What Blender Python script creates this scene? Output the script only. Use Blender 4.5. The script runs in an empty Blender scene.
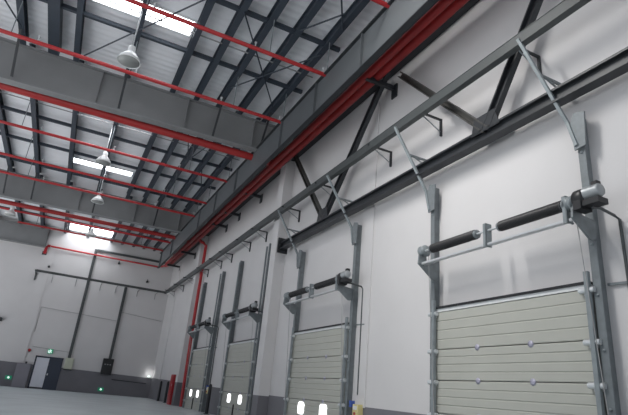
import bpy, bmesh, math, random
from mathutils import Vector, Matrix
random.seed(4)
S = 1.25                      # all lengths below are in units of 1.25 m
C = bpy.context.scene.collection
PI = math.pi
H = 0.85                      # eye height

# ------------------------------------------------------------------ materials
def mat(name, col, rough=.6, metal=0., noise=.08, nscale=3., emit=0., bump=0., bscale=40., col2=None, stretch=(1, 1, 1), spec=.5):
    m = bpy.data.materials.new(name); m.use_nodes = True
    nt = m.node_tree; b = nt.nodes['Principled BSDF']
    tc = nt.nodes.new('ShaderNodeTexCoord'); mp = nt.nodes.new('ShaderNodeMapping')
    mp.inputs['Scale'].default_value = stretch
    nt.links.new(tc.outputs['Object'], mp.inputs['Vector'])
    n = nt.nodes.new('ShaderNodeTexNoise'); n.inputs['Scale'].default_value = nscale; n.inputs['Detail'].default_value = 5
    nt.links.new(mp.outputs['Vector'], n.inputs['Vector'])
    r = nt.nodes.new('ShaderNodeValToRGB')
    a = [max(0, c * (1 - noise)) for c in col]; z = [min(1, c * (1 + noise)) for c in (col2 or col)]
    r.color_ramp.elements[0].color = (*a, 1); r.color_ramp.elements[1].color = (*z, 1)
    r.color_ramp.elements[0].position = .3; r.color_ramp.elements[1].position = .7
    nt.links.new(n.outputs['Fac'], r.inputs['Fac']); nt.links.new(r.outputs['Color'], b.inputs['Base Color'])
    b.inputs['Roughness'].default_value = rough; b.inputs['Metallic'].default_value = metal
    b.inputs['Specular IOR Level'].default_value = spec
    if emit:
        b.inputs['Emission Color'].default_value = (*col, 1); b.inputs['Emission Strength'].default_value = emit
    if bump:
        n2 = nt.nodes.new('ShaderNodeTexNoise'); n2.inputs['Scale'].default_value = bscale
        nt.links.new(mp.outputs['Vector'], n2.inputs['Vector'])
        bp = nt.nodes.new('ShaderNodeBump'); bp.inputs['Strength'].default_value = bump; bp.inputs['Distance'].default_value = .02
        nt.links.new(n2.outputs['Fac'], bp.inputs['Height']); nt.links.new(bp.outputs['Normal'], b.inputs['Normal'])
    return m

def rgb(r, g, b):
    f = lambda c: ((c / 255 + .055) / 1.055) ** 2.4 if c / 255 > .04045 else c / 255 / 12.92
    return (f(r), f(g), f(b))

M = {
 'wall': mat('white_plaster', rgb(202, 200, 200), .85, noise=.025, nscale=.7, bump=.06, bscale=25),
 'dado': mat('grey_dado_paint', rgb(112, 111, 116), .7, noise=.05, nscale=1.5),
 'cab': mat('purple_grey_cabinet', rgb(132, 130, 138), .6, noise=.04),
 'floor': mat('sealed_concrete', rgb(186, 194, 196), .4, noise=.12, nscale=.6, bump=.03),
 'purlin': mat('dark_blue_steel', rgb(50, 58, 68), .5, noise=.1),
 'girder': mat('grey_painted_steel', rgb(80, 84, 87), .55, noise=.06, nscale=1.2),
 'rafter': mat('grey_rafter_steel', rgb(126, 127, 128), .55, noise=.06, nscale=1.2),
 'dark': mat('charcoal_painted_steel', rgb(40, 43, 47), .45, noise=.1),
 'rail': mat('slate_channel_steel', rgb(68, 72, 73), .5, noise=.08),
 'brace': mat('olive_grey_steel', rgb(64, 63, 61), .5, noise=.1),
 'red': mat('red_pipe_paint', rgb(170, 40, 44), .4, noise=.06),
 'redmain': mat('deep_red_pipe_paint', rgb(156, 36, 36), .45, noise=.08),
 'galv': mat('galvanised_steel', rgb(132, 139, 142), .45, metal=.15, noise=.12, nscale=8),
 'galvd': mat('dull_galvanised_steel', rgb(116, 122, 125), .5, metal=.12, noise=.12, nscale=8),
 'bright': mat('bright_zinc', rgb(205, 208, 210), .35, metal=.4, noise=.08),
 'spring': mat('black_spring_steel', rgb(30, 30, 32), .45, noise=.1),
 'motor': mat('grey_motor_casting', rgb(150, 154, 156), .4, metal=.3, noise=.05),
 'black': mat('black_plastic', rgb(26, 27, 30), .45, noise=.08),
 'panel': mat('cream_grey_door_steel', rgb(172, 172, 164), .5, noise=.02, nscale=2),
 'seal': mat('pale_seal', rgb(214, 216, 216), .5, noise=.03),
 'hinge': mat('lilac_grey_hinge', rgb(168, 166, 182), .4, metal=.2, noise=.05),
 'daylight': mat('daylit_pane', (1, 1, 1), .3, noise=0, emit=2.2),
 'sky': mat('translucent_skylight', (.93, .96, 1), .5, noise=0, emit=9.0),
 'lamp': mat('white_enamel', rgb(232, 234, 234), .35, noise=.03),
 'lampin': mat('grey_reflector', rgb(150, 152, 150), .4, metal=.2, noise=.05),
 'box': mat('pale_green_grey_box', rgb(186, 190, 172), .5, noise=.05),
 'yellow': mat('yellowed_box', rgb(208, 196, 140), .5, noise=.05),
 'blue': mat('blue_label', rgb(60, 90, 170), .5, noise=.03),
 'navy': mat('navy_door_paint', rgb(44, 52, 68), .4, noise=.05),
 'white': mat('white_door_leaf', rgb(214, 216, 224), .5, noise=.03),
 'grn': mat('green_exit_glow', rgb(30, 190, 130), .4, noise=.02, emit=.9),
 'grnface': mat('green_sign_face', rgb(40, 150, 110), .4, noise=.02, emit=.25),
 'wht': mat('white_glow', (.8, 1, .92), .4, noise=0, emit=.8),
 'wire': mat('grey_conduit', rgb(150, 150, 150), .6, noise=.05),
 'hydrant': mat('red_cabinet_paint', rgb(158, 20, 30), .4, noise=.06),
}
# roof sheet: ribs along the slope (across the purlins)
def roof_mat():
    m = mat('ribbed_roof_sheet', rgb(236, 237, 240), .6, noise=.05, nscale=.8)
    nt = m.node_tree; b = nt.nodes['Principled BSDF']
    tc = nt.nodes.new('ShaderNodeTexCoord'); w = nt.nodes.new('ShaderNodeTexWave')
    w.bands_direction = 'Y'; w.inputs['Scale'].default_value = 1.1; w.inputs['Distortion'].default_value = 0
    nt.links.new(tc.outputs['Object'], w.inputs['Vector'])
    bp = nt.nodes.new('ShaderNodeBump'); bp.inputs['Strength'].default_value = .5; bp.inputs['Distance'].default_value = .04
    nt.links.new(w.outputs['Fac'], bp.inputs['Height']); nt.links.new(bp.outputs['Normal'], b.inputs['Normal'])
    return m
M['roof'] = roof_mat()

# ------------------------------------------------------------------ mesh builder
class MB:
    def __init__(s): s.v = []; s.f = []; s.sm = []
    def add(s, vs, fs, smooth=False):
        o = len(s.v); s.v += [tuple(v) for v in vs]; s.f += [tuple(o + i for i in f) for f in fs]; s.sm += [smooth] * len(fs); return s
    def box(s, x0, x1, y0, y1, z0, z1):
        vs = [(x, y, z) for z in (z0, z1) for y in (y0, y1) for x in (x0, x1)]
        return s.add(vs, [(0, 2, 3, 1), (4, 5, 7, 6), (0, 1, 5, 4), (2, 6, 7, 3), (0, 4, 6, 2), (1, 3, 7, 5)])
    def bar(s, a, b, w, h, up=(0, 0, 1)):
        """rectangular bar from a to b: w across, h along up"""
        a = Vector(a); b = Vector(b); d = (b - a).normalized(); u = Vector(up)
        if abs(d.dot(u)) > .98: u = Vector((0, 1, 0))
        r = d.cross(u).normalized(); u = r.cross(d)
        vs = [p + r * (i * w / 2) + u * (j * h / 2) for p in (a, b) for i, j in ((-1, -1), (1, -1), (1, 1), (-1, 1))]
        return s.add(vs, [(3, 2, 1, 0), (4, 5, 6, 7), (0, 1, 5, 4), (1, 2, 6, 5), (2, 3, 7, 6), (3, 0, 4, 7)])
    def tube(s, pts, r, n=10, cap=True):
        pts = [Vector(p) for p in pts]; rings = []
        for i, p in enumerate(pts):
            d = (pts[min(i + 1, len(pts) - 1)] - pts[max(i - 1, 0)]).normalized()
            ref = Vector((0, 0, 1)) if abs(d.z) < .9 else Vector((0, 1, 0))
            a = d.cross(ref).normalized(); b = a.cross(d)
            rings.append([p + (a * math.cos(2 * PI * k / n) + b * math.sin(2 * PI * k / n)) * r for k in range(n)])
        vs = [v for R in rings for v in R]; fs = []
        for i in range(len(rings) - 1):
            for k in range(n):
                fs.append((i * n + k, i * n + (k + 1) % n, (i + 1) * n + (k + 1) % n, (i + 1) * n + k))
        s.add(vs, fs, True)
        if cap:
            s.add(rings[0], [tuple(range(n))[::-1]]); s.add(rings[-1], [tuple(range(n))])
        return s
    def lathe(s, c, prof, axis='z', n=24):
        """prof: list of (r, t) along the axis from c"""
        c = Vector(c); vs = []; fs = []
        ax = {'z': (Vector((1, 0, 0)), Vector((0, 1, 0)), Vector((0, 0, 1))), 'y': (Vector((1, 0, 0)), Vector((0, 0, 1)), Vector((0, 1, 0))),
              'x': (Vector((0, 1, 0)), Vector((0, 0, 1)), Vector((1, 0, 0)))}[axis]
        for r, t in prof:
            for k in range(n):
                vs.append(c + ax[0] * (r * math.cos(2 * PI * k / n)) + ax[1] * (r * math.sin(2 * PI * k / n)) + ax[2] * t)
        for i in range(len(prof) - 1):
            for k in range(n):
                fs.append((i * n + k, i * n + (k + 1) % n, (i + 1) * n + (k + 1) % n, (i + 1) * n + k))
        return s.add(vs, fs, True)
    def prism(s, poly, axis, a, b):
        """poly: 2-D outline; axis 'x': (y,z) outline from x=a to b; 'y': (x,z)"""
        n = len(poly)
        P = (lambda p, t: (t, p[0], p[1])) if axis == 'x' else (lambda p, t: (p[0], t, p[1])) if axis == 'y' else (lambda p, t: (p[0], p[1], t))
        vs = [P(p, a) for p in poly] + [P(p, b) for p in poly]
        fs = [tuple(range(n))[::-1], tuple(range(n, 2 * n))] + [(i, (i + 1) % n, n + (i + 1) % n, n + i) for i in range(n)]
        return s.add(vs, fs)
    def build(s, name, m, parent=None, loc=None, bevel=0):
        if parent is not None: o0 = root_loc(parent)
        elif loc is not None: o0 = Vector(loc)
        else:
            lo = [min(v[i] for v in s.v) for i in range(3)]; hi = [max(v[i] for v in s.v) for i in range(3)]
            o0 = Vector(((lo[0] + hi[0]) / 2, (lo[1] + hi[1]) / 2, lo[2]))
        me = bpy.data.meshes.new(name)
        me.from_pydata([tuple((Vector(v) - o0) * S) for v in s.v], [], s.f); me.update()
        for p, q in zip(me.polygons, s.sm): p.use_smooth = q
        b = bmesh.new(); b.from_mesh(me); bmesh.ops.recalc_face_normals(b, faces=b.faces); b.to_mesh(me); b.free()
        me.materials.append(M[m])
        o = bpy.data.objects.new(name, me); C.objects.link(o)
        if parent is not None: o.parent = parent
        else: o.location = o0 * S
        if bevel:
            bv = o.modifiers.new('bevel', 'BEVEL'); bv.width = bevel * S; bv.segments = 2; bv.limit_method = 'ANGLE'
        return o

def root_loc(o):
    while o.parent is not None: o = o.parent
    return Vector(o.location) / S

def tag(o, label=None, cat=None, group=None, kind=None):
    if label: o['label'] = label
    if cat: o['category'] = cat
    if group: o['group'] = group
    if kind: o['kind'] = kind
    return o
def thing(name, loc, label, cat, group=None):
    o = bpy.data.objects.new(name, None); C.objects.link(o); o.empty_display_size = .1
    o.location = Vector(loc) * S
    return tag(o, label, cat, group)
def dup(root, loc, label, group=None):
    r = root.copy(); C.objects.link(r); r.location = Vector(loc) * S; r['label'] = label
    if group: r['group'] = group
    for ch in list(root.children):
        c = ch.copy(); C.objects.link(c); c.parent = r
        for g in list(ch.children):
            d = g.copy(); C.objects.link(d); d.parent = c
    return r
def struct(name, mb, m): return tag(mb.build(name, m), kind='structure')
ORD = ['first', 'second', 'third', 'fourth', 'fifth', 'sixth', 'seventh', 'eighth', 'ninth', 'tenth', 'eleventh', 'twelfth', 'thirteenth', 'fourteenth']

# ------------------------------------------------------------------ the shell
XW = 5.6; YF = 33.3; XL = -9.; YB = -5.; ZR = 9.2
struct('floor', MB().box(-5.5, XW + .3, YB - 1, YF + .3, -.15, 0), 'floor')
struct('wall_right', MB().box(XW, XW + .25, YB, YF + .25, 0, ZR + .3), 'wall')
struct('wall_far', MB().box(XL, XW, YF, YF + .25, 0, ZR + .3), 'wall')
# roof sheet, left open where the skylight strips sit
SKY = [(10.43, 11.02, -1.27, 1.15), (15.75, 16.75, -1.27, 1.2), (21.25, 21.75, -1.32, 1.13), (25.75, 26.4, -1.2, 1.25), (31.6, 33.1, -1.0, 1.5)]
rb = MB(); y = YB
for (a, b, x0, x1) in SKY:
    rb.box(XL, XW, y, a, ZR, ZR + .08); rb.box(XL, x0, a, b, ZR, ZR + .08); rb.box(x1, XW, a, b, ZR, ZR + .08); y = b
rb.box(XL, XW, y, YF, ZR, ZR + .08)
struct('ceiling', rb, 'roof')
for i, (a, b, x0, x1) in enumerate(SKY):
    w = struct(f'window_{i+1}', MB().box(x0, x1, a, b, ZR + .03, ZR + .06), 'sky')
    fr = MB()
    fr.box(x0 - .05, x1 + .05, a - .05, a, ZR - .04, ZR); fr.box(x0 - .05, x1 + .05, b, b + .05, ZR - .04, ZR)
    fr.box(x0 - .05, x0, a, b, ZR - .04, ZR); fr.box(x1, x1 + .05, a, b, ZR - .04, ZR)
    fr.build('window_frame', 'seal', w)
# grey painted dado
struct('baseboard_right', MB().prism([(YB, 0), (YF, 0), (YF, 1.16), (14, .83), (7, .77), (YB, .7)], 'x', XW - .012, XW), 'dado')
struct('baseboard_far', MB().prism([(XL, 0), (XW - .012, 0), (XW - .012, 1.13), (-4, 1.3), (XL, 1.4)], 'y', YF - .012, YF), 'dado')
# pilasters on the long wall (trim), white above the grey dado
struct('trim_1', MB().box(5.28, XW, 13.95, 14.4, .8, 8.1), 'wall')
struct('trim_2', MB().box(5.28, XW, 24.6, 25.05, 1.0, 8.1), 'wall')
struct('trim_3', MB().box(5.28, XW, 13.95, 14.4, 0, .8), 'dado')
struct('trim_4', MB().box(5.28, XW, 24.6, 25.05, 0, 1.0), 'dado')
struct('trim_5', MB().box(-2.0, -1.45, YF - .04, YF, 1.31, ZR), 'wall')
struct('trim_6', MB().box(5.57, XW, 8.9, 9.35, .77, 8.1), 'wall')
struct('trim_7', MB().box(5.57, XW, 30.6, 31.0, 1.1, 8.1), 'wall')

# ------------------------------------------------------------------ roof steel
def rafter(y, x0, x1, zb0, slope, label, stiff=()):
    t = thing('roof_rafter', ((x0 + x1) / 2, y, zb0), label, 'beam', 'grey roof rafters')
    zt = 8.9; zb = lambda x: zb0 + slope * x
    MB().prism([(x0, zb(x0)), (x1, zb(x1)), (x1, zt), (x0, zt)], 'y', y - .015, y + .015).build('web', 'rafter', t)
    MB().prism([(x0, zb(x0) - .04), (x1, zb(x1) - .04), (x1, zb(x1)), (x0, zb(x0))], 'y', y - .15, y + .15).build('bottom_flange', 'rafter', t)
    MB().box(x0, x1, y - .13, y + .13, zt, zt + .035).build('top_flange', 'rafter', t)
    for x in stiff:
        MB().box(x - .012, x + .012, y - .13, y - .015, zb(x), zt).build('stiffener', 'rafter', t)
rafter(13.65, XL, 5.3, 7.88, .02, 'nearest deep grey roof rafter crossing the upper left above a thick red pipe', (-.65, 1.8, 3.9))
rafter(24.2, XL, 5.3, 7.86, .012, 'middle grey roof rafter, between the near rafter and the far wall', (-.65, 1.8, 3.9))
rafter(33.1, XL, -2.0, 7.85, 0, 'far grey rafter lying against the top of the far wall', (-2.1,))

BAYS = [(2.0, 13.5, 'near'), (13.8, 24.05, 'middle'), (24.35, 33.25, 'far')]
PX = {0: [(-3.7, .14), (-2.68, .15), (-1.94, .27), (-1.38, .14), (-.03, .14), (1.27, .15), (1.98, .15), (2.67, .15), (3.36, .15), (4.17, .15)],
      1: [(-4.9, .15), (-3.6, .15), (-2.53, .15), (-1.28, .15), (.0, .15), (1.3, .15), (2.05, .15), (2.75, .15), (3.4, .15), (4.1, .15)],
      2: [(-4.9, .15), (-3.6, .15), (-2.45, .15), (-1.2, .15), (.1, .15), (1.5, .15), (2.15, .15), (2.85, .15), (3.5, .15), (4.15, .15)]}
for bi, (y0, y1, bn) in enumerate(BAYS):
    L = PX[bi]
    for k, (x, w) in enumerate(L):
        mb = MB().box(x - w / 2, x + w / 2, y0, y1, 8.9, 8.925).box(x - w / 2, x + w / 2, y0, y1, 9.16, 9.185)
        if w > .2: mb.box(x - w / 2, x - w / 2 + .03, y0, y1, 8.925, 9.16).box(x + w / 2 - .03, x + w / 2, y0, y1, 8.925, 9.16)
        else: mb.box(x - .02, x + .02, y0, y1, 8.925, 9.16)
        lab = f'dark blue-grey roof purlin, {ORD[len(L)-1-k]} from the right wall in the {bn} roof bay'
        if w > .2: lab = 'extra wide dark blue-grey roof purlin at upper left of the near roof bay'
        tag(mb.build('roof_purlin', 'purlin'), lab, 'purlin', f'purlins of the {bn} roof bay')
# dark crossbars between the purlins
CB = {0: [9.25, 11.45], 1: [17.95, 20.3, 22.7], 2: [28.2, 30.6]}
for bi, ys in CB.items():
    for k, yy in enumerate(ys):
        tag(MB().box(-5.2, 4.55, yy - .045, yy + .045, 8.97, 9.07).build('purlin_crossbar', 'purlin'),
            f'dark steel crossbar tying the purlins, {["nearest", "second", "third"][k]} one in the {BAYS[bi][2]} roof bay', 'crossbar', 'crossbars under the roof')
    yy = ys[0] + (1.4 if bi == 0 else -1.05)
    tag(MB().tube([(-5.2, yy, 9.02), (4.5, yy, 9.02)], .018, 6).build('sag_rod', 'wire'),
        f'thin grey rod running across the purlins of the {BAYS[bi][2]} roof bay', 'rod')
# thin diagonal stays in the roof
ROD = [((-1.38, 13.35, 8.87), (1.27, 8.95, 8.87), 'long thin diagonal stay rod crossing the nearest bright skylight'),
       ((2.0, 9.1, 8.87), (4.1, 12.5, 8.87), 'long thin stay rod slanting down towards the near end of the girder'),
       ((3.36, 8.95, 8.87), (3.98, 7.9, 8.87), 'short thin stay rod at the top of the picture left of the girder'),
       ((3.5, 7.3, 8.87), (4.17, 8.4, 8.87), 'thin upright-looking stay rod near the top end of the grey girder'),
       ((2.67, 12.2, 8.87), (4.17, 9.5, 8.87), 'thin stay rod above the red pipe beside the girder'),
       ((2.05, 14.6, 8.9), (2.75, 17.8, 8.9), 'thin stay rod just beyond the near rafter'),
       ((2.75, 18.0, 8.9), (3.4, 14.8, 8.9), 'thin stay rod beyond the near rafter, next to the girder'),
       ((3.4, 18.2, 8.9), (4.1, 21.0, 8.9), 'thin stay rod in the middle bay beside the girder'),
       ((-3.7, 9.8, 8.9), (-2.68, 12.7, 8.9), 'thin dark stay rod at the upper left corner of the roof')]
for a, b, lab in ROD:
    tag(MB().tube([a, b], .02, 6).build('stay_rod', 'purlin'), lab, 'rod')
# flange braces from rafter to purlin
for ry, zb, nm, xs in ((13.65, 7.9, 'near', (-2.68, -.03, 2.67, 4.17)), (24.2, 7.88, 'middle', (-3.6, -2.53, 0, 2.75))):
    for k, x in enumerate(xs):
        t = thing('flange_brace', (x, ry, zb), f'pair of thin knee braces from {nm} rafter to purlin, {ORD[k]} from the left', 'brace', 'knee braces on the rafters')
        MB().bar((x, ry - .13, zb), (x - .02, ry - .85, 8.9), .06, .03).build('brace_arm', 'dark', t)
        MB().bar((x, ry + .13, zb), (x - .02, ry + .85, 8.9), .06, .03).build('brace_arm', 'girder', t)

# longitudinal grey girder at the eaves and dark eaves beam on the wall
t = thing('eaves_girder', (4.13, 16, 7.04), 'long grey steel girder running under the rafters beside the twin red pipes', 'beam')
MB().box(4.115, 4.145, 2, 29.6, 7.08, 7.93).build('web', 'girder', t)
MB().box(4.06, 4.175, 2, 29.6, 7.06, 7.08).build('bottom_flange', 'dark', t)  # charcoal colour puts the shade under the girder into the flange
MB().box(4.05, 4.21, 2, 29.6, 7.93, 7.96).build('top_flange', 'dark', t)
for yy in (7.3, 9.4, 11.5, 15.4, 17.9, 20.4, 26, 29):
    MB().box(4.055, 4.115, yy - .012, yy + .012, 7.08, 7.93).build('stiffener', 'girder', t)
t = thing('eaves_beam', (5.45, 16, 8.1), 'dark eaves beam along the top of the long right wall', 'beam')
MB().box(5.26, 5.59, 2, YF - .02, 8.14, 8.2).build('bottom_flange', 'dark', t)
MB().box(5.42, 5.46, 2, YF - .02, 8.2, 9.1).build('web', 'dark', t)
MB().box(5.26, 5.59, 2, YF - .02, 9.1, 9.15).build('top_flange', 'dark', t)

# ------------------------------------------------------------------ red pipes
def pipe(pts, r, m, label, name='sprinkler_pipe', group='thin red sprinkler pipes', heads=(), clamps=()):
    t = thing(name, pts[0], label, 'pipe', group)
    MB().tube(pts, r, 12).build('pipe_run', m, t)
    for (x, y, z) in heads:
        MB().tube([(x, y, z + r * .8), (x, y, z + r + .1)], .018, 6).lathe((x, y, z + r + .09), [(.0, 0), (.03, 0), (.03, .03), (0, .03)], 'z', 8).build('sprinkler_head', 'bright', t)
    for (x, y, z, zt) in clamps:
        MB().tube([(x, y, z + r * .9), (x, y, zt)], .012, 6).build('hanger_rod', 'galv', t)
TP = [(6.4, 'short visible red pipe at the top edge of the picture beside the girder'), (9.0, 'topmost of the thin red pipes crossing the near roof bay'), (11.62, 'bright thin red pipe in front of the near rafter, passing the nearest lamp'),
      (16.68, 'thin red pipe just beyond the near rafter, passing above the second lamp'), (19.45, 'thin red pipe in the middle roof bay under the bright skylight'),
      (21.45, 'thin red pipe in front of the middle rafter, passing the third lamp')]
for yy, lab in TP:
    pipe([(-8, yy, 7.95), (4.7, yy, 7.95)], .047, 'red', lab, heads=[(x + .15, yy, 7.95) for x in (-2.2, .0, 2.2, 3.9)], clamps=[(x, yy, 7.95, 8.9) for x in (-2.6, 0, 2.7, 4.15)])
pipe([(-8, 26.75, 7.95), (4.7, 26.75, 7.95)], .05, 'red', 'thin red pipe in the far roof bay beside the thick one', heads=[(1, 26.75, 7.95)], clamps=[(x, 26.75, 7.95, 8.9) for x in (0, 2.85)])
pipe([(-3.3, 28.8, 7.95), (4.7, 28.8, 7.95)], .05, 'redmain', 'thin dark red pipe nearest the far wall in the far roof bay', clamps=[(x, 28.8, 7.95, 8.9) for x in (-2.45, 2.85)])
pipe([(-8, 14.02, 7.82), (4.8, 14.02, 7.86)], .115, 'redmain', 'thick red pipe hung under the near roof rafter', 'main_pipe', 'thick red main pipes', clamps=[(x, 14.02, 7.85, 8.3) for x in (-.95, 1.8)])
pipe([(-8, 25.6, 7.95), (4.8, 25.6, 7.95)], .1, 'redmain', 'thick red pipe just beyond the middle roof rafter', 'main_pipe', 'thick red main pipes')
p1 = [(4.82, 2, 7.78), (4.82, 31.4, 7.8)]
pipe(p1, .095, 'redmain', 'left of the twin thick red main pipes along the long right wall', 'main_pipe', 'thick red main pipes')
pipe([(5.07, 2, 7.83), (5.07, 31.2, 7.84), (5.0, 31.9, 7.86), (4.93, 32.3, 7.88)], .1, 'redmain', 'right of the twin thick red main pipes, nearest the long right wall', 'main_pipe', 'thick red main pipes')
# couplings are rings on their own pipe
pipe([(-1.75, YF - .14, 7.95), (4.6, YF - .14, 7.9), (4.8, YF - .5, 7.9), (4.93, 32.0, 7.88)], .055, 'red', 'thin red pipe running along the upper far wall', heads=())
t = thing('pipe_end_bracket', (-1.86, YF - .14, 7.6), 'dark red elbow and bracket ending the pipe on the far wall', 'bracket')
MB().tube([(-1.76, YF - .14, 7.95), (-1.86, YF - .14, 7.95), (-1.95, YF - .14, 7.85), (-1.97, YF - .14, 7.45)], .085, 10).build('elbow', 'hydrant', t)
MB().box(-2.1, -1.85, YF - .08, YF, 7.4, 7.6).build('wall_plate', 'dark', t)
# riser with elbow from the main pipe
pipe([(5.07, 24.25, 7.7), (5.3, 24.25, 7.62), (5.45, 24.25, 7.5), (5.45, 24.25, 7.3), (5.45, 24.12, 3.7), (5.45, 23.8, .0)], .075, 'red', 'vertical red riser pipe down the long wall beside the fourth dock door', 'riser_pipe', None)

def pipe_bracket(y, z, label):
    t = thing('pipe_bracket', (XW, y, z), label, 'bracket', 'brackets of the twin red pipes')
    MB().bar((4.8, y, z + .06), (XW - .03, y, z + .06), .09, .1).build('arm', 'dark', t)
    MB().box(XW - .035, XW, y - .1, y + .1, z - .18, z + .16).build('wall_plate', 'dark', t)
    MB().tube([(5.02 + .23 * math.cos(a), y, z + .24 + .12 * math.sin(a)) for a in [PI + k * PI / 8 for k in range(9)]], .012, 6).build('u_clamp', 'galv', t)
for k, (y, z) in enumerate([(8.28, 7.66), (16.96, 7.75), (19.55, 7.75), (21.34, 7.7), (27.1, 7.6), (30.9, 7.6)]):
    pipe_bracket(y, z, f'dark wall bracket carrying the twin red pipes, {ORD[k]} along from the camera')

# ------------------------------------------------------------------ long grey rail on brackets
XR = 5.02
RX = lambda y: 5.0 + (y - 3) * .0086
RZ = lambda y: 6.01 + (y - 3) * .0066
t = thing('overhead_rail', (XR, 16, 6.1), 'long slate-grey steel channel rail running above all the dock doors', 'rail')
a = (RX(2), 2.0, RZ(2)); b = (RX(32.2), 32.2, RZ(32.2))
MB().bar(a, b, .1, .175).build('channel_web', 'rail', t)
for dz, nm in ((.09, 'upper_lip'), (-.09, 'lower_lip')):
    MB().bar((a[0], a[1], a[2] + dz), (b[0], b[1], b[2] + dz), .115, .012).build(nm, 'rail', t)
proto = None
YBK = [4.37, 6.65, 8.32, 10.9, 13.1, 15.8, 17.47, 19.7, 21.2, 23.4, 26.2, 28.6, 31]
for k, y in enumerate(YBK):
    lab = f'thin dark wall bracket under the long rail, {ORD[k]} along from the camera'
    if proto is None:
        proto = thing('rail_bracket', (XW, y, 6.0), lab, 'bracket', 'thin brackets under the long rail')
        MB().bar((RX(y) - .03, y, 6.07), (XW - .02, y, 6.07), .035, .035).build('arm', 'dark', proto)
        MB().bar((XW - .02, y, 6.09), (XW - .02, y, 5.72), .05, .035).build('wall_leg', 'dark', proto)
        MB().tube([(XR + .06, y, 6.05), (XW - .03, y, 5.8)], .012, 6).build('diagonal_rod', 'galv', proto)
    else: dup(proto, (XW, y, 6.0 + (y - 4.37) * .003), lab)

# ------------------------------------------------------------------ dark wall truss
XT = 5.34
t = thing('wall_truss', (XT, 8, 5.0), 'dark steel bracing truss with V-shaped diagonals on the near right wall', 'truss')
def zc(y): return 5.02 + (y - 5) * .003
MB().bar((XT, 1.5, zc(1.5) + .09), (XT, 13.55, zc(13.55) + .09), .17, .035).build('top_flange', 'dark', t)
MB().bar((XT, 1.5, zc(1.5) - .09), (XT, 13.55, zc(13.55) - .09), .17, .035).build('bottom_flange', 'dark', t)
MB().bar((XT, 1.5, zc(1.5)), (XT, 13.55, zc(13.55)), .03, .17).build('lower_chord', 'dark', t)
def diag(a, b, m, w=.17):
    o = MB().bar((XT, a[0], a[1]), (XT, b[0], b[1]), w, .03, up=(1, 0, 0)); d = Vector((0, b[0] - a[0], b[1] - a[1])).normalized(); n = d.cross(Vector((1, 0, 0)))
    for s in (-1, 1):
        o.bar(Vector((XT - .04, a[0], a[1])) + n * (s * (w / 2 - .012)), Vector((XT - .04, b[0], b[1])) + n * (s * (w / 2 - .012)), .025, .09, up=(1, 0, 0))
    o.build('diagonal', m, t)
R_ = XT / 5.3
def w53(y, z): return (y * R_, H + (z + .65 - 1.5) * R_)   # wall-plane point re-scaled from the x=5.3 plane
n1 = (5.28, 5.14); n2 = (11.0, 5.2)
tops = [(3.6, 7.75), (7.74, 7.7), (8.27, 8.1), (13.5, 8.1)]
kk = lambda p: (p[0] * .989, .85 + (p[1] - .85) * .989)
n1, n2 = kk(n1), kk(n2); tops = [kk(p) for p in tops]
diag(n1, tops[0], 'dark'); diag(n1, tops[1], 'brace', .13); diag(n2, tops[2], 'dark'); diag(n2, tops[3], 'brace', .13)
for n in (n1, n2):
    MB().prism([(n[0] - .3, n[1] - .02), (n[0] + .3, n[1] - .02), (n[0] + .22, n[1] + .28), (n[0] - .22, n[1] + .28)], 'x', XT - .08, XT - .06).build('gusset_plate', 'dark', t)
pl = MB().box(XT - .16, XT + .16, 13.55, 13.6, zc(13) - .22, zc(13) + .24).build('end_plate', 'dark', t)
for dx in (-.1, .1):
    for dz in (-.15, 0, .15):
        MB().lathe((XT + dx, 13.48, zc(13) + dz), [(0, 0), (.03, 0), (.03, .07)], 'y', 8).build('bolt', 'black', pl)
# small stand-off stays from strut to wall are parts of the guide rails

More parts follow.
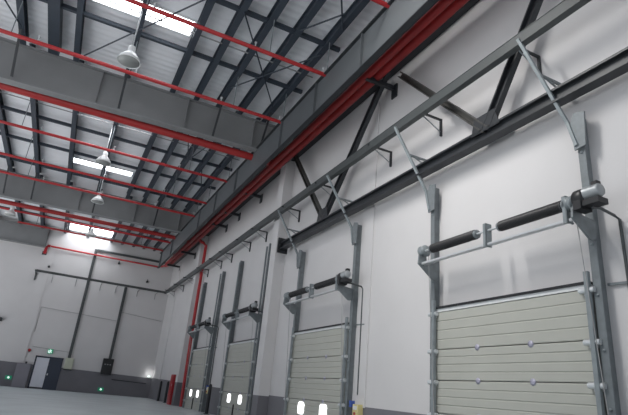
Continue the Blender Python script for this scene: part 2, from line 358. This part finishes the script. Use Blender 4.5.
# ------------------------------------------------------------------ dock doors
ZT = 2.36
JO = [0.0, .33, .81, 1.29, 1.76, ZT]
def make_door(y0, label):
    """y0 .. y0+2.9: centre lines of the guide rails"""
    ya, yb = y0 + .05, y0 + 2.9
    t = thing('dock_door', (XW, y0 + 1.47, 0), label, 'door', 'sectional dock doors')
    X0, X1 = 5.47, 5.53
    for i in range(5):
        z0, z1 = JO[i] + .006, JO[i + 1] - .006
        m = MB(); n = 4; dz = (z1 - z0) / n
        prof = []
        for k in range(n):        # shallow pressed ribs
            a = z0 + k * dz; prof += [(X0, a + .012), (X0, a + dz - .012), (X0 + .008, a + dz - .004), (X0 + .008, a + dz + .004)]
        prof = [(X1, z0), (X0 + .006, z0)] + prof[:-2] + [(X0 + .006, z1), (X1, z1)]
        m.prism(prof, 'y', ya, yb)
        sec = m.build('door_section', 'panel', t)
        if i == 3 or i == 4 or i == 2 or i == 1:
            zh = JO[i]
            for yy in (y0 + .97, y0 + 1.93):
                MB().lathe((X0 - .012, yy, zh), [(0, 0.006), (.045, 0.006), (.045, .014)], 'x', 14).build('hinge', 'hinge', sec)
        zr = JO[i + 1] - .03
        for yy, s in ((ya + .02, 1), (yb - .02, -1)):
            o = MB().box(X0 - .03, X0, yy - .05, yy + .05, zr - .06, zr + .04).tube([(X0 - .04, yy - .1, zr), (X0 - .04, yy + .1, zr)], .035, 10)
            o.build('roller_bracket', 'bright', sec)
        if i == 1:
            for yy in (y0 + .93, y0 + 2.06):
                pts = []
                for cx, cz, a0 in ((.09, .06, 0), (-.09, .06, 90), (-.09, -.06, 180), (.09, -.06, 270)):
                    for k in range(5):
                        a = math.radians(a0 + k * 22.5); pts.append((yy + cx + .075 * math.cos(a), .62 + cz + .075 * math.sin(a)))
                MB().prism(pts, 'x', X0 - .008, X0 + .004).build('window_pane', 'daylight', sec)
    MB().box(X0 - .01, X1, ya, yb, ZT, ZT + .05).build('top_strip', 'seal', t)
    MB().box(X0 - .03, X1 + .05, ya, yb, ZT + .05, ZT + .085).build('header_seal', 'black', t)
    MB().box(X0 - .03, X0, y0 + 1.44, y0 + 1.5, .02, .45).build('lock_bar', 'black', t)
    return t
DY = [3.8, 9.48, 15.1, 20.4]
DN = ['near right dock door, the largest of the four cream sectional doors', 'second cream sectional dock door from the camera, below the end of the dark truss',
      'third cream sectional dock door, just beyond the first white pilaster', 'fourth cream sectional dock door, right beside the red riser pipe']
d0 = make_door(DY[0], DN[0])
for y0, lab in list(zip(DY, DN))[1:]: dup(d0, (XW, y0 + 1.47, 0), lab)

SIDE = ['right', 'left']
DOORNAME = ['nearest', 'second', 'third', 'farthest']
# guide rails: angle on the wall, inner track; on the two near doors a strut runs up to the long rail
def guide_rail(y, ztop, inner, label, strut=None):
    t = thing('guide_rail', (XW, y, 0), label, 'rail', 'vertical door guide rails')
    MB().box(5.455, 5.475, y - .05, y + .05, 0, ztop).box(5.475, XW, y - .012, y + .012, 0, ztop).build('wall_angle', 'galvd', t)
    yi = y + inner * .09
    MB().box(5.39, 5.44, yi - .028, yi + .028, 0, 2.55 if strut else ztop - .1).build('roller_track', 'galv', t)
    for z in [.4 + .62 * k for k in range(int(ztop / .62))]:
        MB().lathe((5.437, y, z), [(0, 0), (.018, 0), (.018, .02)], 'x', 6).build('bolt', 'galv', t)
    if strut:
        yt, zt = strut
        MB().prism([(y - .1, ztop - .48), (y + .06, ztop - .5), (y + .09, ztop - .1), (y + .02, ztop + .04), (y - .13, ztop + .0)], 'x', 5.40, 5.425).build('top_plate', 'galvd', t)
        MB().bar((5.4, y + .02, ztop - .45), (5.4, y + .12, ztop - .05), .045, .045, up=(1, 0, 0)).bar((5.4, y + .12, ztop - .06), (XR - .08, yt, zt), .045, .045, up=(1, 0, 0)).build('strut', 'galv', t)
        ym = y + .12 + (yt - y - .12) * .53; zm = ztop + (zt - ztop) * .53; xm = 5.4 + (XR - .08 - 5.4) * .53
        MB().bar((xm, ym, zm), (XW, ym, zm), .035, .035).bar((xm + .1, ym, zm), (XW, ym - .02, zm - .16), .022, .022).build('stay', 'galvd', t)
ST = [[(4.19, 6.0), (7.26, 6.0)], [(10.12, 6.0), (13.25, 6.02)]]
for i, y0 in enumerate(DY):
    for s in (0, 1):
        y = y0 + 2.98 * s - .045
        lab = f'galvanised vertical guide rail on the {SIDE[s]} side of the {DOORNAME[i]} dock door'
        if i < 2: guide_rail(y, 4.66, 1 - 2 * s, lab, ST[i][s])
        else: guide_rail(y, 5.5, 1 - 2 * s, lab)

# torsion spring gear above each door
def spring_gear(y0, label):
    t = thing('spring_shaft', (XW, y0 + 1.47, 3.2), label, 'spring', 'torsion spring gear above the dock doors')
    X, Z = 5.15, 3.335
    MB().tube([(X, y0 - .2, Z), (X, y0 + 2.88, Z)], .018, 8).build('shaft', 'bright', t)
    for a, b in ((y0 + .06, y0 + 1.08), (y0 + 1.56, y0 + 2.56)):
        pr = []; n = 46
        for k in range(n):
            u = a + (b - a) * k / n; d = (b - a) / n
            pr += [(.062, u - a), (.074, u - a + d * .3), (.074, u - a + d * .7)]
        pr = [(0.01, 0)] + pr + [(.062, b - a), (.01, b - a)]
        sp = MB().lathe((X, a, Z), pr, 'y', 16).build('spring', 'spring', t)
        for yy in (a, b):
            MB().lathe((X, yy - .03, Z), [(.02, 0), (.066, 0), (.066, .06), (.02, .06)], 'y', 14).build('end_cone', 'galvd', sp)
    for yy in (y0 + .0, y0 + 1.32):
        MB().box(X - .05, X + .06, yy - .01, yy + .01, Z - .25, Z + .1).box(X - .05, X - .038, yy - .01, yy + .05, Z - .25, Z + .1).build('centre_bracket', 'galv', t)
    MB().box(X - .03, X + .03, y0 - .1, y0 + 2.8, Z - .235, Z - .22).box(X - .03, X - .018, y0 - .1, y0 + 2.8, Z - .235, Z - .195).build('lower_bar', 'bright', t)
    for yy, s in ((y0 + 2.82, 1), (y0 - .1, -1)):
        MB().prism([(X - .09, Z - .22), (X - .06, Z + .06), (X + .06, Z + .06), (X + .08, Z - .15), (XW - .14, Z - .18), (XW - .14, Z - .38), (XW - .2, Z - .44), (X + .2, Z - .44)], 'y', yy - .015, yy + .015).build('end_plate', 'galvd', t)
        MB().lathe((X, yy - s * .04 - .05, Z), [(.02, 0), (.1, 0), (.085, .02), (.085, .08), (.1, .1), (.02, .1)], 'y', 18).build('cable_drum', 'galv', t)
        MB().tube([(X + .07, yy - s * .07, Z - .02), (5.42, yy - s * .02, .15)], .006, 5).build('lift_cable', 'wire', t)
    return t
sg = spring_gear(DY[0], 'black torsion springs on a shaft above the nearest dock door')
for i in range(1, 4): dup(sg, (XW, DY[i] + 1.47 + .05, 3.2), f'black torsion springs on a shaft above the {DOORNAME[i]} dock door')

def motor(y00, label):
    y0 = y00 - .1
    t = thing('door_motor', (XW, y00 - .12, 3.3), label, 'motor', 'door motors')
    X, Z = 5.13, 3.34
    MB().lathe((X, y0 - .17, Z), [(0, 0), (.1, 0), (.112, .02), (.112, .12), (.09, .15), (0, .15)], 'y', 18).box(X - .1, X + .1, y0 - .15, y0 - .05, Z - .16, Z - .02).build('gearbox', 'black', t)
    MB().lathe((X - .01, y0 - .36, Z + .03), [(0, 0), (.07, 0), (.08, .02), (.08, .15), (.085, .16), (.085, .2)], 'y', 18).build('motor_body', 'motor', t)
    MB().box(X - .08, X + .09, y0 - .36, y0 - .12, Z - .13, Z - .06).build('mount_plate', 'black', t)
    MB().box(X - .03, X + .05, y0 - .33, y0 - .25, Z + .09, Z + .16).build('terminal_box', 'black', t, bevel=.01)
    MB().lathe((X, y0 + .0, Z - .02), [(0, 0), (.09, 0), (.09, .04), (0, .04)], 'y', 18).build('chain_wheel', 'galv', t)
    pts = [(X + .02, y0 - .2, Z - .13), (X + .15, y0 - .22, Z - .12), (XW - .05, y0 - .2, Z - .14), (XW - .03, y0 - .245, Z - .2), (XW - .03, y0 - .25, Z - .8), (XW - .03, y0 - .26, 1.0)]
    MB().tube(pts, .018, 8).build('power_conduit', 'rail', t)
    MB().bar((XW - .02, y0 - .38, 2.38), (XW - .02, y0 - .0, 2.4), .03, .03).build('conduit_clip', 'galvd', t)
    return t
m0 = motor(DY[0], 'grey and black door motor at the right end of the nearest spring shaft')
for i in range(1, 4): dup(m0, (XW, DY[i] - .12 + .05, 3.3), f'grey and black door motor beside the {DOORNAME[i]} dock door')

def control_box(y, label):
    t = thing('control_box', (XW, y, .55), label, 'control box', 'door control boxes')
    MB().box(XW - .14, XW - .013, y - .1, y + .1, .58, .82).build('case', 'yellow', t, bevel=.01)
    MB().box(XW - .145, XW - .14, y - .07, y + .07, .72, .79).build('face_label', 'seal', t)
    MB().lathe((XW - .165, y, .65), [(0, 0), (.025, 0), (.025, .03)], 'x', 10).build('push_button', 'hydrant', t)
    MB().box(XW - .12, XW - .013, y + .2, y + .27, .76, .88).build('blue_tag', 'blue', t)
    return t
c0 = control_box(DY[1] - .42, 'small yellowish control box on the wall right of the second dock door')
for i in (0, 2, 3): dup(c0, (XW, DY[i] - .42, .55 + .03 * i), f'small yellowish control box on the wall right of the {DOORNAME[i]} dock door')

# bollards
def bollard(x, y, label):
    t = thing('bollard', (x, y, 0), label, 'bollard', 'dark posts along the dock wall')
    MB().lathe((x, y, 0), [(.06, 0), (.06, .95), (.045, 1.0), (0, 1.02)], 'z', 14).build('post', 'black', t)
    MB().lathe((x, y, 0), [(0, .015), (.11, .015), (.11, 0)], 'z', 14).build('base_plate', 'dark', t)
    return t
b0 = bollard(5.3, 19.0, 'dark post between the third and fourth dock doors')
for x, y, lab in ((5.4, 27.2, 'dark post standing left of the red hydrant cabinet'), (5.45, 29.3, 'dark post farthest down the dock wall near the corner')):
    dup(b0, (x, y, 0), lab)

# hydrant cabinet
t = thing('hydrant_cabinet', (5.45, 25.35, 0), 'tall red fire hydrant cabinet standing by the long wall beside the riser pipe', 'cabinet')
MB().box(5.2, 5.58, 25.1, 25.75, 0, 1.33).build('case', 'hydrant', t, bevel=.01)
MB().box(5.185, 5.2, 25.15, 25.7, .5, 1.28).build('door', 'hydrant', t)
MB().box(5.17, 5.2, 25.13, 25.72, .42, .46).build('ledge', 'red', t)
MB().box(5.175, 5.185, 25.2, 25.24, .8, .92).build('handle', 'bright', t)

# ------------------------------------------------------------------ lamps
def lamp(x, y, z, label):
    t = thing('pendant_lamp', (x, y, z), label, 'lamp', 'white hanging high bay lamps')
    MB().tube([(x, y, z + .36), (x, y, 8.9)], .015, 8).build('rod', 'bright', t)
    MB().lathe((x, y, z), [(.075, .4), (.085, .36), (.085, .26), (.07, .22)], 'z', 18).build('housing', 'lamp', t)
    MB().lathe((x, y, z), [(.08, .25), (.14, .2), (.21, .1), (.26, 0), (.25, 0), (.2, .09), (.13, .18), (.07, .22)], 'z', 28).build('shade', 'lamp', t)
    MB().lathe((x, y, z), [(.0, .045), (.12, .03), (.235, .012), (.235, .005), (0, .03)], 'z', 24).build('diffuser', 'lampin', t)
    return t
l0 = lamp(-.07, 10.35, 7.43, 'nearest white high bay lamp, hanging before the near skylight')
for x, y, z, lab in ((-.07, 16.94, 7.56, 'second white high bay lamp from the camera, beyond the near rafter'),
                     (.08, 21.5, 7.62, 'third white high bay lamp, in front of the middle rafter'),
                     (.2, 28.3, 7.85, 'fourth white high bay lamp, in front of the far skylight'),
                     (-3.35, 26.0, 7.5, 'white high bay lamp at the left edge below the middle rafter')):
    q = dup(l0, (x, y, z), lab)

# ------------------------------------------------------------------ far wall fittings
yf = YF - .003
# door_1: double man door, left leaf pale, right leaf dark
d = tag(MB().box(-.95, -.87, yf - .06, yf, 0, 1.74).box(.41, .49, yf - .06, yf, 0, 1.74).box(-.95, .49, yf - .06, yf, 1.66, 1.74).build('door_1', 'navy'), kind='structure')
MB().box(-.87, -.22, yf - .04, yf - .014, .09, 1.66).build('left_leaf', 'white', d)
l2 = MB().box(-.22, .41, yf - .05, yf - .014, .0, 1.66).build('right_leaf', 'navy', d)
MB().box(-.17, -.11, yf - .09, yf - .05, .75, .85).build('door_handle', 'bright', l2)
MB().box(-.87, -.22, yf - .05, yf - .014, .05, .09).build('threshold', 'black', d)
# trunking and boxes
t = thing('cable_trunking', (.76, yf - .06, 1.8), 'left grey vertical cable trunking on the far wall, turning right at the top', 'trunking', 'grey trunking on the far wall')
MB().box(.68, .84, yf - .1, yf, 1.75, 8.3).build('vertical_run', 'rail', t)
MB().box(.84, 5.5, yf - .1, yf, 8.2, 8.32).build('horizontal_run', 'rail', t)
tag(MB().box(2.88, 3.04, yf - .1, yf, 1.95, 6.3).build('cable_trunking', 'rail'), 'right grey vertical cable trunking on the far wall above the black box', 'trunking', 'grey trunking on the far wall')
t = thing('junction_box', (.82, yf - .1, 1.15), 'pale greenish electrical box below the left trunking on the far wall', 'box')
MB().box(.6, 1.04, yf - .16, yf, 1.18, 1.78).build('case', 'box', t, bevel=.015)
MB().box(.62, 1.02, yf - .175, yf - .16, 1.2, 1.74).build('cover', 'box', t)
MB().box(.6, 1.04, yf - .16, yf, 1.12, 1.18).build('cable_gland', 'dark', t)
t = thing('distribution_board', (2.92, yf - .1, 1.1), 'black distribution box below the right trunking on the far wall', 'box')
MB().box(2.6, 3.2, yf - .18, yf, 1.08, 1.98).build('case', 'black', t, bevel=.015)
MB().box(2.64, 3.16, yf - .195, yf - .18, 1.12, 1.94).build('door', 'black', t)
for xx in (2.72, 2.86, 3.0):
    MB().box(xx, xx + .07, yf - .2, yf - .195, 1.62, 1.68).build('indicator', 'wire', t)
# grey cabinet left of the door
t = thing('floor_cabinet', (-1.4, yf - .12, 0), 'dark grey floor-standing cabinet left of the far wall door', 'cabinet')
MB().box(-1.75, -1.06, yf - .22, yf - .012, 0, 1.26).build('case', 'cab', t, bevel=.012)
MB().box(-1.71, -1.1, yf - .235, yf - .22, .06, 1.22).build('door', 'cab', t)
MB().lathe((-1.33, yf - .1, 1.26), [(.05, 0), (.05, .1), (0, .1)], 'z', 10).build('top_gland', 'dark', t)
# rail along the far wall
t = thing('far_rail', (1.6, yf - 1, 6.2), 'slate-grey rail across the far wall meeting the long rail at the corner', 'rail')
MB().bar((-2.07, yf - 1.1, 6.24), (5.24, yf - 1.1, 6.2), .06, .13).build('channel', 'rail', t)
MB().box(-2.14, -2.05, yf - 1.1, yf, 6.2, 6.29).build('end_arm', 'rail', t)
MB().box(-2.14, -2.05, yf - .05, yf, 5.85, 6.29).build('end_leg', 'rail', t)
fb = None
for k, x in enumerate((-1.2, .1, 1.5, 2.4, 3.7, 4.8)):
    lab = f'thin bracket under the far wall rail, {ORD[k]} from the left'
    if fb is None:
        fb = thing('rail_bracket', (x, yf, 6.0), lab, 'bracket', 'thin brackets under the far rail')
        MB().bar((x, yf - 1.1, 6.18), (x, yf, 6.18), .03, .03).build('arm', 'wire', fb)
        MB().bar((x, yf - .02, 6.19), (x, yf - .02, 5.85), .04, .03).build('wall_leg', 'wire', fb)
    else: dup(fb, (x, yf, 6.0 - .005 * k), lab)
# exit sign with running figure
t = thing('exit_sign', (-.28, yf - .03, 1.92), 'green glowing exit sign above the far wall door', 'sign')
MB().box(-.42, -.14, yf - .05, yf, 1.9, 2.16).build('case', 'grnface', t)
fg = MB(); yy = yf - .056
fg.prism([(-.29 + .02 * math.cos(k * PI / 4), 2.125 + .02 * math.sin(k * PI / 4)) for k in range(8)], 'y', yy, yf - .05)
fg.prism([(-.31, 2.1), (-.26, 2.1), (-.25, 2.02), (-.3, 2.02)], 'y', yy, yf - .05)
fg.prism([(-.3, 2.02), (-.27, 2.02), (-.31, 1.93), (-.35, 1.93)], 'y', yy, yf - .05)
fg.prism([(-.275, 2.03), (-.25, 2.02), (-.2, 1.97), (-.23, 1.93)], 'y', yy, yf - .05)
fg.prism([(-.26, 2.1), (-.2, 2.06), (-.21, 2.04), (-.27, 2.07)], 'y', yy, yf - .05)
fg.build('running_figure', 'wht', t)
MB().box(-.39, -.34, yy, yf - .05, 1.95, 2.1).build('doorway_mark', 'wht', t)
t = thing('alarm_bell', (-1.34, yf, 1.95), 'small red round alarm on the far wall left of the door', 'alarm')
MB().lathe((-1.34, yf - .07, 1.98), [(0, 0), (.05, .005), (.085, .03), (.085, .07)], 'y', 16).build('bell', 'hydrant', t)
MB().box(-1.39, -1.29, yf - .015, yf, 1.86, 1.93).build('back_plate', 'wire', t)
for x, z, lab in ((-1.98, .45, 'small green floor-level exit light on the far wall dado, left of the door'), (2.83, .25, 'small green floor-level exit light on the dado below the black box')):
    t = thing('exit_light', (x, yf, z), lab, 'exit light', 'green floor-level exit lights')
    MB().box(x - .16, x + .16, yf - .03, yf - .012, z - .09, z + .11).build('case', 'grnface', t)
    MB().lathe((x, yf - .045, z + .01), [(0, 0), (.055, 0), (.055, .02)], 'y', 12).build('lens', 'wht', t)
# thin conduits on the far wall
tag(MB().tube([(-1.25, yf - .015, 2.2), (.68, yf - .015, 2.1)], .014, 6).build('wall_conduit', 'wire'), 'thin conduit above the exit sign on the far wall', 'conduit')
tag(MB().tube([(-1.35, yf - .015, 3.0), (-1.35, yf - .015, 4.4), (.68, yf - .015, 4.32)], .014, 6).build('wall_conduit', 'wire'), 'thin bent conduit on the far wall left of the left trunking', 'conduit')
tag(MB().tube([(.86, yf - .02, 4.3), (2.86, yf - .02, 4.2)], .014, 6).build('wall_conduit', 'wire'), 'thin conduit between the two trunkings on the far wall', 'conduit')
tag(MB().tube([(3.06, yf - .02, 4.75), (5.5, yf - .015, 4.55)], .014, 6).build('wall_conduit', 'wire'), 'thin conduit right of the right trunking on the far wall', 'conduit')
tag(MB().tube([(3.3, yf - .03, .85), (5.3, yf - .03, .8)], .025, 6).build('wall_conduit', 'dark'), 'dark conduit along the far wall dado right of the black box', 'conduit')
for x, z, lab in ((2.23, 7.7, 'small dark sensor high on the far wall under the red pipe'), (4.14, 6.85, 'small dark sensor above the far rail near the corner'), (-1.55, 6.75, 'small dark fitting above the left end of the far rail')):
    t = thing('wall_sensor', (x, yf, z), lab, 'sensor', 'sensors on the far wall')
    MB().lathe((x, yf - .12, z), [(0, 0), (.06, .01), (.07, .05), (.07, .12)], 'y', 12).build('head', 'dark', t)
    MB().box(x - .03, x + .03, yf - .03, yf, z, z + .16).build('mount', 'galvd', t)
t = thing('wall_speaker', (-3.25, yf, 3.3), 'dark wall fitting at the left edge of the far wall', 'speaker')
MB().prism([(-3.4, 3.3), (-3.08, 3.32), (-3.08, 3.52), (-3.4, 3.55)], 'y', yf - .25, yf - .05).build('case', 'dark', t, bevel=.02)
MB().box(-3.3, -3.2, yf - .05, yf, 3.38, 3.48).build('mount', 'dark', t)
t = thing('corner_light', (5.42, yf - .08, 1.14), 'small bright light on top of the far dado in the corner', 'lamp')
MB().box(5.3, 5.46, yf - .1, yf - .012, 1.14, 1.2).build('case', 'seal', t)
MB().box(5.31, 5.45, yf - .09, yf - .02, 1.2, 1.25).build('diffuser', 'wht', t)

# ------------------------------------------------------------------ light
w = bpy.data.worlds.new('World'); bpy.context.scene.world = w; w.use_nodes = True
bg = w.node_tree.nodes['Background']; bg.inputs['Color'].default_value = (.93, .965, 1, 1); bg.inputs['Strength'].default_value = .8
wt = w.node_tree; tc = wt.nodes.new('ShaderNodeTexCoord'); sx = wt.nodes.new('ShaderNodeSeparateXYZ'); rp = wt.nodes.new('ShaderNodeValToRGB'); ma = wt.nodes.new('ShaderNodeMath')
ma.operation = 'MULTIPLY_ADD'; ma.inputs[1].default_value = .5; ma.inputs[2].default_value = .5
wt.links.new(tc.outputs['Generated'], sx.inputs[0]); wt.links.new(sx.outputs['Z'], ma.inputs[0]); wt.links.new(ma.outputs[0], rp.inputs[0]); wt.links.new(rp.outputs[0], bg.inputs['Color'])
rp.color_ramp.elements[0].position = .42; rp.color_ramp.elements[0].color = (2.0, 2.06, 2.14, 1)
rp.color_ramp.elements[1].position = .55; rp.color_ramp.elements[1].color = (.36, .4, .46, 1)
def area(name, loc, target, sx, sy, power, col=(1, 1, 1)):
    L = bpy.data.lights.new(name, 'AREA'); L.shape = 'RECTANGLE'; L.size = sx * S; L.size_y = sy * S; L.energy = power; L.color = col
    o = bpy.data.objects.new(name, L); C.objects.link(o); o.location = Vector(loc) * S
    d = Vector(target) - Vector(loc); o.rotation_euler = d.to_track_quat('-Z', 'Y').to_euler(); L.spread = math.radians(115); return o
area('added_wall_key', (1.5, 5.6, 8.8), (5.6, 6.6, 3.0), .25, 5.2, 470, (1, .985, .96))  # added area lamp out of view under closed roof, casts the wall shadows
P = bpy.data.lights.new('corner_glow', 'POINT'); P.energy = 4; P.shadow_soft_size = .05
po = bpy.data.objects.new('corner_glow', P); C.objects.link(po); po.location = Vector((5.35, yf - .25, 1.35)) * S

# ------------------------------------------------------------------ camera
yaw, p, ro, f = .43179, .36304, .0946, 501.04
fw = Vector((math.sin(yaw) * math.cos(p), math.cos(yaw) * math.cos(p), math.sin(p)))
rt = Vector((math.cos(yaw), -math.sin(yaw), 0)); up = rt.cross(fw)
r2 = rt * math.cos(ro) + up * math.sin(ro); u2 = -rt * math.sin(ro) + up * math.cos(ro)
cd = bpy.data.cameras.new('camera'); cam = bpy.data.objects.new('camera', cd); C.objects.link(cam)
cd.sensor_width = 36; cd.lens = f / 628 * 36; cd.clip_end = 500
mw = Matrix((r2, u2, -fw)).transposed().to_4x4(); mw.translation = Vector((0, 0, H * S)); cam.matrix_world = mw
sc = bpy.context.scene; sc.camera = cam
sc.view_settings.view_transform = 'Standard'; sc.view_settings.look = 'None'; sc.view_settings.exposure = 0
sc.cycles.use_denoising = True; sc.cycles.max_bounces = 10; sc.cycles.diffuse_bounces = 6; sc.cycles.sample_clamp_indirect = 6
